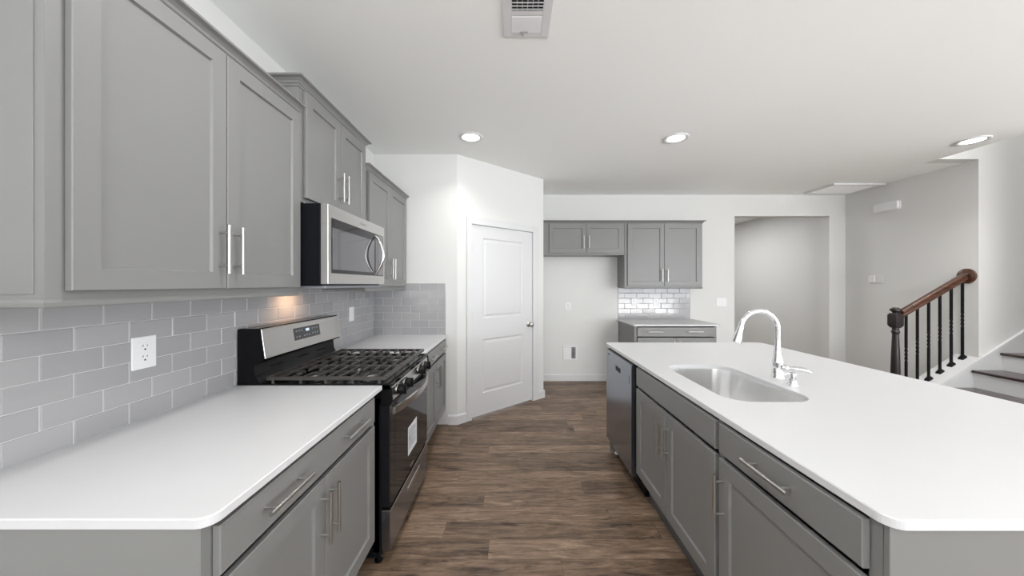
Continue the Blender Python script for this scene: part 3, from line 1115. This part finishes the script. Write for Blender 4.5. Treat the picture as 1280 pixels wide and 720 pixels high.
m.lathe((FX + 0.01, FY - 0.020, hz), [(0.0165, 0), (0.018, 0.012), (0.0165, 0.026), (0.010, 0.032)], 18, (Vector((0.7071, 0.7071, 0)), Vector((0, 0, 1)), Vector((0.7071, -0.7071, 0))))
m.tube([(FX + 0.026, FY - 0.036, hz), (FX + 0.048, FY - 0.058, hz + 0.004), (FX + 0.075, FY - 0.085, hz + 0.002), (FX + 0.095, FY - 0.105, hz - 0.004)], [0.0145, 0.0135, 0.0115, 0.007], 14)
m.build('lever', CHROME, fc, 50)
# soap dispenser beside the faucet
DXs, DYs = 1.405, 1.690
sd = thing('soap_dispenser', (DXs, DYs, CT), 'small chrome soap dispenser at the foot of the faucet', 'soap dispenser')
MB().lathe((DXs, DYs, CT), [(0.024, 0), (0.024, 0.004), (0.018, 0.009), (0.0165, 0.030), (0.0175, 0.036), (0.010, 0.040), (0.010, 0.050), (0.016, 0.053), (0.016, 0.063), (0.005, 0.066)], 20).build('body', CHROME, sd, 50)
MB().tube([(DXs, DYs, CT + 0.058), (DXs - 0.03, DYs, CT + 0.059), (DXs - 0.052, DYs, CT + 0.050)], [0.006, 0.005, 0.004], 10).build('spout', CHROME, sd, 50)

# ------------------------------------------------------------------ far wall cabinets
YUF = 4.62
T = FB(YUF)
upper_cabinet('far_upper_cabinet', T, Y_B - YUF - 0.002, 0.395, 1.536, 1.812, 2.262, [(0.507, 1.011), (1.015, 1.510)], (1.838, 2.232), (0.975, 1.048), 1.985, 'short grey upper cabinet over the refrigerator space on the far wall', False, False, False)
upper_cabinet('far_upper_cabinet', T, Y_B - YUF - 0.002, 1.540, 2.603, 1.368, 2.262, [(1.577, 2.075), (2.079, 2.572)], (1.391, 2.232), (2.041, 2.113), 1.53, 'tall grey upper cabinet over the tiled counter on the far wall', False, True, True)
YBF = 4.290
T = FB(YBF)
base_cabinet('far_base_cabinet', T, Y_B - YBF - 0.002, 1.555, 2.597, 'grey base cabinet with a wide drawer against the far wall', [(1.588, 2.074), (2.078, 2.572)], [(1.588, 2.572)], (1.81, 2.31), [(2.045, 0.612), (2.107, 0.612)], zr=(0.748, 0.866))
counter('far_countertop', 1.535, 2.634, 4.252, Y_B - 0.001, 0.008, (1, 1, 0, 0), 'white quartz countertop on the far base cabinet')


# ------------------------------------------------------------------ plates on the walls
def outlet(name, T, a, z, w, h, label, kind='duplex', n0=0.0, group=None):
    t = thing(name, T(a, n0, z - h / 2), label, 'outlet' if kind != 'switch' else 'light switch', group)
    MB().box(a - w / 2, a + w / 2, n0, n0 + 0.006, z - h / 2, z + h / 2, 0.003, 2, T=T).build('cover_plate', PLAST, t)
    if kind == 'duplex':
        for s in (-1, 1):
            zc = z + s * h * 0.165
            m = MB()
            m.extrude([(a + w * 0.24 * cos(2 * pi * k / 20), zc + h * 0.135 * max(-0.8, min(0.8, sin(2 * pi * k / 20)))) for k in range(20)], n0 + 0.005, n0 + 0.0078, T=lambda p, q, r: T(p, r, q))
            r = m.build('receptacle', PLAST, t)
            m = MB()
            for da, hh in ((-0.085, 0.062), (0.085, 0.05)):
                m.box(a + da * w - 0.0012, a + da * w + 0.0012, n0 + 0.0077, n0 + 0.0081, zc + h * 0.02, zc + h * (0.02 + hh), T=T)
            m.box(a - 0.003, a + 0.003, n0 + 0.0077, n0 + 0.0081, zc - h * 0.085, zc - h * 0.04, T=T)
            m.build('slot', SLOT, r)
    elif kind == 'decora':
        MB().box(a - w * 0.24, a + w * 0.24, n0 + 0.005, n0 + 0.0085, z - h * 0.29, z + h * 0.29, 0.001, T=T).build('rocker', PLAST, t)
    elif kind == 'switch':
        for s in (-1, 1):
            MB().box(a + s * w * 0.2 - w * 0.13, a + s * w * 0.2 + w * 0.13, n0 + 0.005, n0 + 0.0095, z - h * 0.29, z + h * 0.29, 0.001, T=T).build('rocker', PLAST, t)
    return t


outlet('wall_outlet', FL(X_L), 1.266, 1.155, 0.085, 0.121, 'white duplex outlet on the left tiles, before the range', n0=0.0086)
outlet('wall_outlet', FL(X_L), 2.905, 1.155, 0.085, 0.121, 'white cover plate on the left tiles, beyond the range', 'decora', n0=0.0086)
outlet('wall_outlet', FB(Y_B), 1.785, 1.148, 0.085, 0.118, 'white outlet on the far tiles, nearer the refrigerator space', n0=0.0086)
outlet('wall_outlet', FB(Y_B), 2.105, 1.148, 0.085, 0.118, 'white outlet on the far tiles, nearer the light switch', n0=0.0086)
outlet('wall_outlet', FB(Y_B), 0.820, 1.090, 0.085, 0.118, 'white outlet in the empty refrigerator space, above the water box')
outlet('light_switch', FB(Y_B), 3.064, 1.150, 0.145, 0.120, 'white double rocker switch plate beside the hall opening', 'switch')
# refrigerator water box
T = FB(Y_B)
wb = thing('water_supply_box', T(0.848, 0, 0.31), 'white recessed water box with a valve low in the refrigerator space', 'water supply box')
m = MB()
a0, a1, z0, z1 = 0.745, 0.951, 0.305, 0.515
for b in ((a0, a0 + 0.02, z0, z1), (a1 - 0.02, a1, z0, z1), (a0 + 0.02, a1 - 0.02, z0, z0 + 0.02), (a0 + 0.02, a1 - 0.02, z1 - 0.02, z1)):
    m.box(b[0], b[1], 0, 0.012, b[2], b[3], 0.002, T=T)
m.box(a0 + 0.02, a1 - 0.02, 0, 0.003, z0 + 0.02, z1 - 0.02, T=T)
m.build('frame', PLAST, wb)
MB().box(0.868, a1 - 0.022, 0.002, 0.005, z0 + 0.022, z1 - 0.022, T=T).build('recess', GRAYM, wb)
m = MB().cyl(T(0.900, 0.014, z0 + 0.03), T(0.900, 0.014, z1 - 0.04), 0.011, n=12)
m.cyl(T(0.900, 0.006, 0.43), T(0.900, 0.045, 0.43), 0.016, n=14)
m.box(0.885, 0.922, 0.004, 0.02, 0.345, 0.372, 0.003, T=T)
m.build('valve', BRASS, wb, 40)
# thermostat and chime on the hall wall
T = FI(X_S)
th = thing('thermostat', T(4.52, 0, 1.43), 'white thermostat on the hall wall above the newel post', 'thermostat')
MB().box(4.435, 4.602, 0, 0.012, 1.428, 1.535, 0.004, 2, T=T).build('back_plate', mat('pale_plate', lin(222, 222, 220), 0.4, var=0.01), th)
MB().box(4.525, 4.600, 0.010, 0.026, 1.436, 1.522, 0.004, 2, T=T).build('screen', PLAST, th)
ch = thing('door_chime', T(4.38, 0, 2.366), 'white rounded chime box high on the hall wall', 'door chime')
MB().extrude(rrect(4.242, 4.518, 2.366, 2.468, 0.022, 6), 0, 0.045, T=lambda p, q, r: T(p, r, q)).build('cover', PLAST, ch, 40)
MB().extrude(rrect(4.234, 4.526, 2.358, 2.476, 0.026, 6), 0, 0.012, T=lambda p, q, r: T(p, r, q)).build('back_plate', PLAST, ch, 40)


# ------------------------------------------------------------------ ceiling fixtures
def downlight(x, y, label):
    t = thing('recessed_light', (x, y, CZ), label, 'ceiling light', None)
    m = MB().lathe((x, y, CZ), [(0.106, 0.0), (0.106, -0.006), (0.100, -0.011), (0.086, -0.011), (0.074, -0.004)], 32, cap=False)
    m.build('trim_ring', TRIM, t, 50)
    MB().lathe((x, y, CZ), [(0.078, -0.0005), (0.0745, -0.0035), (0.02, -0.004)], 32).build('diffuser', LAMP, t, 50)
    a = area('recessed_lamp', (x, y, CZ - 0.012), (0, 0, 0), 0.14, 0.14, 3.2, (1, 0.985, 0.96), 120)
    a.data.shape = 'DISK'
    a.parent = None
    return t


downlight(-0.365, 3.000, 'round recessed ceiling light in front of the pantry door')
downlight(1.467, 3.020, 'round recessed ceiling light above the far end of the island')
downlight(4.190, 3.070, 'round recessed ceiling light beside the stairwell opening')

vt = thing('ceiling_vent', (0.073, 1.60, CZ), 'white ceiling air vent with slats above the aisle', 'air vent')
VX0, VX1, VY0, VY1 = -0.045, 0.191, 1.420, 1.779
m = MB()
fr = [(VX0, VX0 + 0.044, VY0, VY1), (VX1 - 0.044, VX1, VY0, VY1), (VX0 + 0.044, VX1 - 0.044, VY0, VY0 + 0.036), (VX0 + 0.044, VX1 - 0.044, VY1 - 0.036, VY1)]
for a, b, c, d in fr:
    m.box(a, b, c, d, CZ - 0.008, CZ, 0.002)
ym = 1.622
m.box(VX0 + 0.044, VX1 - 0.044, ym - 0.012, ym + 0.012, CZ - 0.008, CZ, 0.001)
m.build('frame', TRIM, vt)
MB().box(VX0 + 0.04, VX1 - 0.04, VY0 + 0.03, VY1 - 0.03, CZ - 0.0012, CZ - 0.0002).build('duct', VENTD, vt)
m = MB()
N = 8
for i in range(N):
    y = ym + 0.014 + (VY1 - 0.036 - ym - 0.014) * (i + 0.5) / N
    m.box(VX0 + 0.044, VX1 - 0.044, -0.0060, 0.0060, -0.0006, 0.0006, T=lambda x, u, w, y=y: (x, y + u * 0.72 + w * 0.69, CZ - 0.0065 - u * 0.62 + w * 0.72))
for i in range(N):
    y = VY0 + 0.036 + (ym - 0.014 - VY0 - 0.036) * (i + 0.5) / N
    m.box(VX0 + 0.044, VX1 - 0.044, -0.0060, 0.0060, -0.0006, 0.0006, T=lambda x, u, w, y=y: (x, y + u * 0.40 - w * 0.69, CZ - 0.0065 + u * 0.80 + w * 0.72))
for i in range(1, 6):
    x = VX0 + 0.044 + (VX1 - VX0 - 0.088) * i / 6
    m.box(x - 0.0012, x + 0.0012, VY0 + 0.036, ym - 0.012, CZ - 0.0115, CZ - 0.0105)
m.build('slats', TRIM, vt)
MB().box(0.050, 0.060, 1.742, 1.758, CZ - 0.020, CZ - 0.004, 0.002).box(0.040, 0.082, 1.738, 1.743, CZ - 0.012, CZ - 0.006, 0.001).build('damper_lever', GRAYM, vt)

rgz = thing('return_air_grille', (4.5, 4.59, CZ), 'flat white return-air grille in the hall ceiling', 'air vent')
GX0_, GX1_, GY0_, GY1_ = 4.160, 4.835, 4.360, 4.815
m = MB()
for a, b, c, d in ((GX0_, GX0_ + 0.03, GY0_, GY1_), (GX1_ - 0.03, GX1_, GY0_, GY1_), (GX0_ + 0.03, GX1_ - 0.03, GY0_, GY0_ + 0.03), (GX0_ + 0.03, GX1_ - 0.03, GY1_ - 0.03, GY1_)):
    m.box(a, b, c, d, CZ - 0.024, CZ, 0.003)
m.build('frame', TRIM, rgz)
m = MB().box(GX0_ + 0.03, GX1_ - 0.03, GY0_ + 0.03, GY1_ - 0.03, CZ - 0.004, CZ - 0.0005)
for i in range(16):
    y = GY0_ + 0.03 + (GY1_ - GY0_ - 0.06) * (i + 0.5) / 16
    m.box(GX0_ + 0.03, GX1_ - 0.03, -0.011, 0.011, -0.0006, 0.0006, T=lambda x, u, w, y=y: (x, y + u * 0.9, CZ - 0.009 - u * 0.4 + w))
m.build('louvers', CEIL, rgz)
MB().box(4.655, 4.690, GY0_ + 0.004, GY0_ + 0.022, CZ - 0.024, CZ - 0.014, 0.002).build('latch', SLOT, rgz)

# ------------------------------------------------------------------ stairs
RISE, RUN = 0.181, 0.298
SY_0, SY_1 = 2.482, 3.528
sc = thing('staircase', (4.9, 3.0, 0), 'white staircase with dark wood treads beyond the island', 'staircase')
for k in range(-1, 9):
    nx = 4.471 + RUN * k
    tz = 0.338 + RISE * k
    m = MB()
    n = 10
    prof = [(nx + RUN + 0.02, tz), (nx + RUN + 0.02, tz - 0.027)]
    prof += [(nx + 0.0135 - 0.0135 * sin(pi * i / n), tz - 0.0135 - 0.0135 * cos(pi * i / n)) for i in range(n + 1)]
    m.loft([[Vector((x, SY_0 + 0.022, z)) for x, z in prof], [Vector((x, SY_1 - 0.022, z)) for x, z in prof]])
    m.build('tread', TREADWOOD, sc, 40)
    zb = max(0.0, tz - RISE)
    MB().box(nx + 0.028, nx + 0.046, SY_0 + 0.02, SY_1 - 0.02, zb, tz - 0.027).build('riser', TRIM, sc)


def ztop(x):
    return 0.640 + 0.63 * (x - 4.868)


# skirt boards on both sides
for y0, y1 in ((SY_1 - 0.020, SY_1), (SY_0, SY_0 + 0.020)):
    m = MB()
    xs0, xs1 = 4.02, 7.2
    pts = [(xs0, 0.0), (xs1, 0.0), (xs1, ztop(xs1)), (xs0, ztop(xs0))]
    m.loft([[Vector((x, y0, z)) for x, z in pts], [Vector((x, y1, z)) for x, z in pts]])
    # moulded cap line along the top
    cap = [(xs0, ztop(xs0) - 0.040), (xs1, ztop(xs1) - 0.040), (xs1, ztop(xs1) + 0.001), (xs0, ztop(xs0) + 0.001)]
    yy = (y0 - 0.006, y0) if y0 > 3 else (y1, y1 + 0.006)
    m.loft([[Vector((x, yy[0], z)) for x, z in cap], [Vector((x, yy[1], z)) for x, z in cap]])
    m.build('skirt_board', TRIM, sc)

# sloped curb wall under the railing
m = MB()
pts = [(4.02, 0.0), (X_S - 0.001, 0.0), (X_S - 0.001, ztop(X_S)), (4.02, ztop(4.02))]
CY0, CY1 = SY_1 + 0.0005, 3.715
m.loft([[Vector((x, CY0, z)) for x, z in pts], [Vector((x, CY1, z)) for x, z in pts]])
struct('wall_curb', m, TRIM, 'low sloped white curb wall under the stair railing')

# railing
RYR = 3.62
rl = thing('stair_railing', (4.5, RYR, 0.2), 'stair railing with brown handrail, dark newel post and black iron balusters', 'railing')


def rz(x):
    return 1.105 + 0.585 * (x - 4.186)


# handrail profile swept up to the wall
m = MB()
pr = [(-0.024, -0.034), (0.024, -0.034), (0.028, -0.018), (0.022, -0.006), (0.030, 0.006), (0.031, 0.018), (0.024, 0.030), (0.012, 0.035), (-0.012, 0.035), (-0.024, 0.030), (-0.031, 0.018), (-0.030, 0.006), (-0.022, -0.006), (-0.028, -0.018)]
m.loft([[Vector((x, RYR + a, rz(x) + b * 1.16)) for a, b in pr] for x in (4.165, 4.866)])
m.build('handrail', RAILWOOD, rl, 40)
MB().lathe((X_S, RYR, rz(4.86) + 0.0), [(0.080, 0.0), (0.080, -0.010), (0.074, -0.016), (0.066, -0.018), (0.05, -0.024), (0.02, -0.026)], 32, 'X').build('rosette', RAILWOOD, rl, 40)
NX = 4.112
nw = MB()
b = 0.055
nz0 = 0.0


def sq(h, z, r=0.0):
    return [Vector((NX + dx * h, RYR + dy * h, z)) for dx, dy in ((-1, -1), (1, -1), (1, 1), (-1, 1))]


nw.loft([sq(0.042, 0.0), sq(0.042, 0.40), sq(0.037, 0.415)])
nw.lathe((NX, RYR, 0.41), [(0.036, 0), (0.040, 0.01), (0.035, 0.03), (0.038, 0.05), (0.034, 0.25), (0.026, 0.46), (0.027, 0.475), (0.034, 0.485), (0.034, 0.500), (0.027, 0.510), (0.028, 0.545)], 24)
nw.loft([sq(0.027, 0.945), sq(0.042, 0.972), sq(0.042, 1.080), sq(0.030, 1.102)])
nw.lathe((NX, RYR, 1.098), [(0.028, 0), (0.025, 0.010), (0.030, 0.018), (0.043, 0.030), (0.045, 0.040), (0.041, 0.050), (0.028, 0.058), (0.024, 0.064), (0.004, 0.068)], 24)
nw.build('newel_post', NEWELWOOD, rl, 35)
for i in range(6):
    x = 4.226 + i * 0.1208
    z0, z1 = ztop(x), rz(x) - 0.036
    m = MB()
    h = 0.009
    m.box(x - h, x + h, RYR - h, RYR + h, z0 + 0.01, z0 + 0.30 * (z1 - z0) + 0.08, 0.001)
    zt0 = z0 + 0.30 * (z1 - z0) + 0.08
    zt1 = zt0 + 0.17
    loops = []
    for k in range(21):
        s = k / 20
        an = s * 2 * pi + pi / 4
        loops.append([Vector((x + h * 1.414 * cos(an + q * pi / 2), RYR + h * 1.414 * sin(an + q * pi / 2), zt0 + s * (zt1 - zt0))) for q in range(4)])
    m.loft(loops)
    m.box(x - h, x + h, RYR - h, RYR + h, zt1, z1, 0.001)
    bl = m.build('baluster', WIRON, rl)
    m = MB()
    sl = 0.63

    def sk_(hh, zz):
        return [Vector((x + dx * hh, RYR + dy * hh, z0 + sl * dx * hh * 0.9 + zz)) for dx, dy in ((-1, -1), (1, -1), (1, 1), (-1, 1))]
    m.loft([sk_(0.022, -0.001), sk_(0.022, 0.014), sk_(0.013, 0.030), sk_(0.012, 0.034)])
    m.build('shoe', WIRON, bl)
    
for o in list(bpy.data.objects):
    if '_org' in o.keys():
        del o['_org']
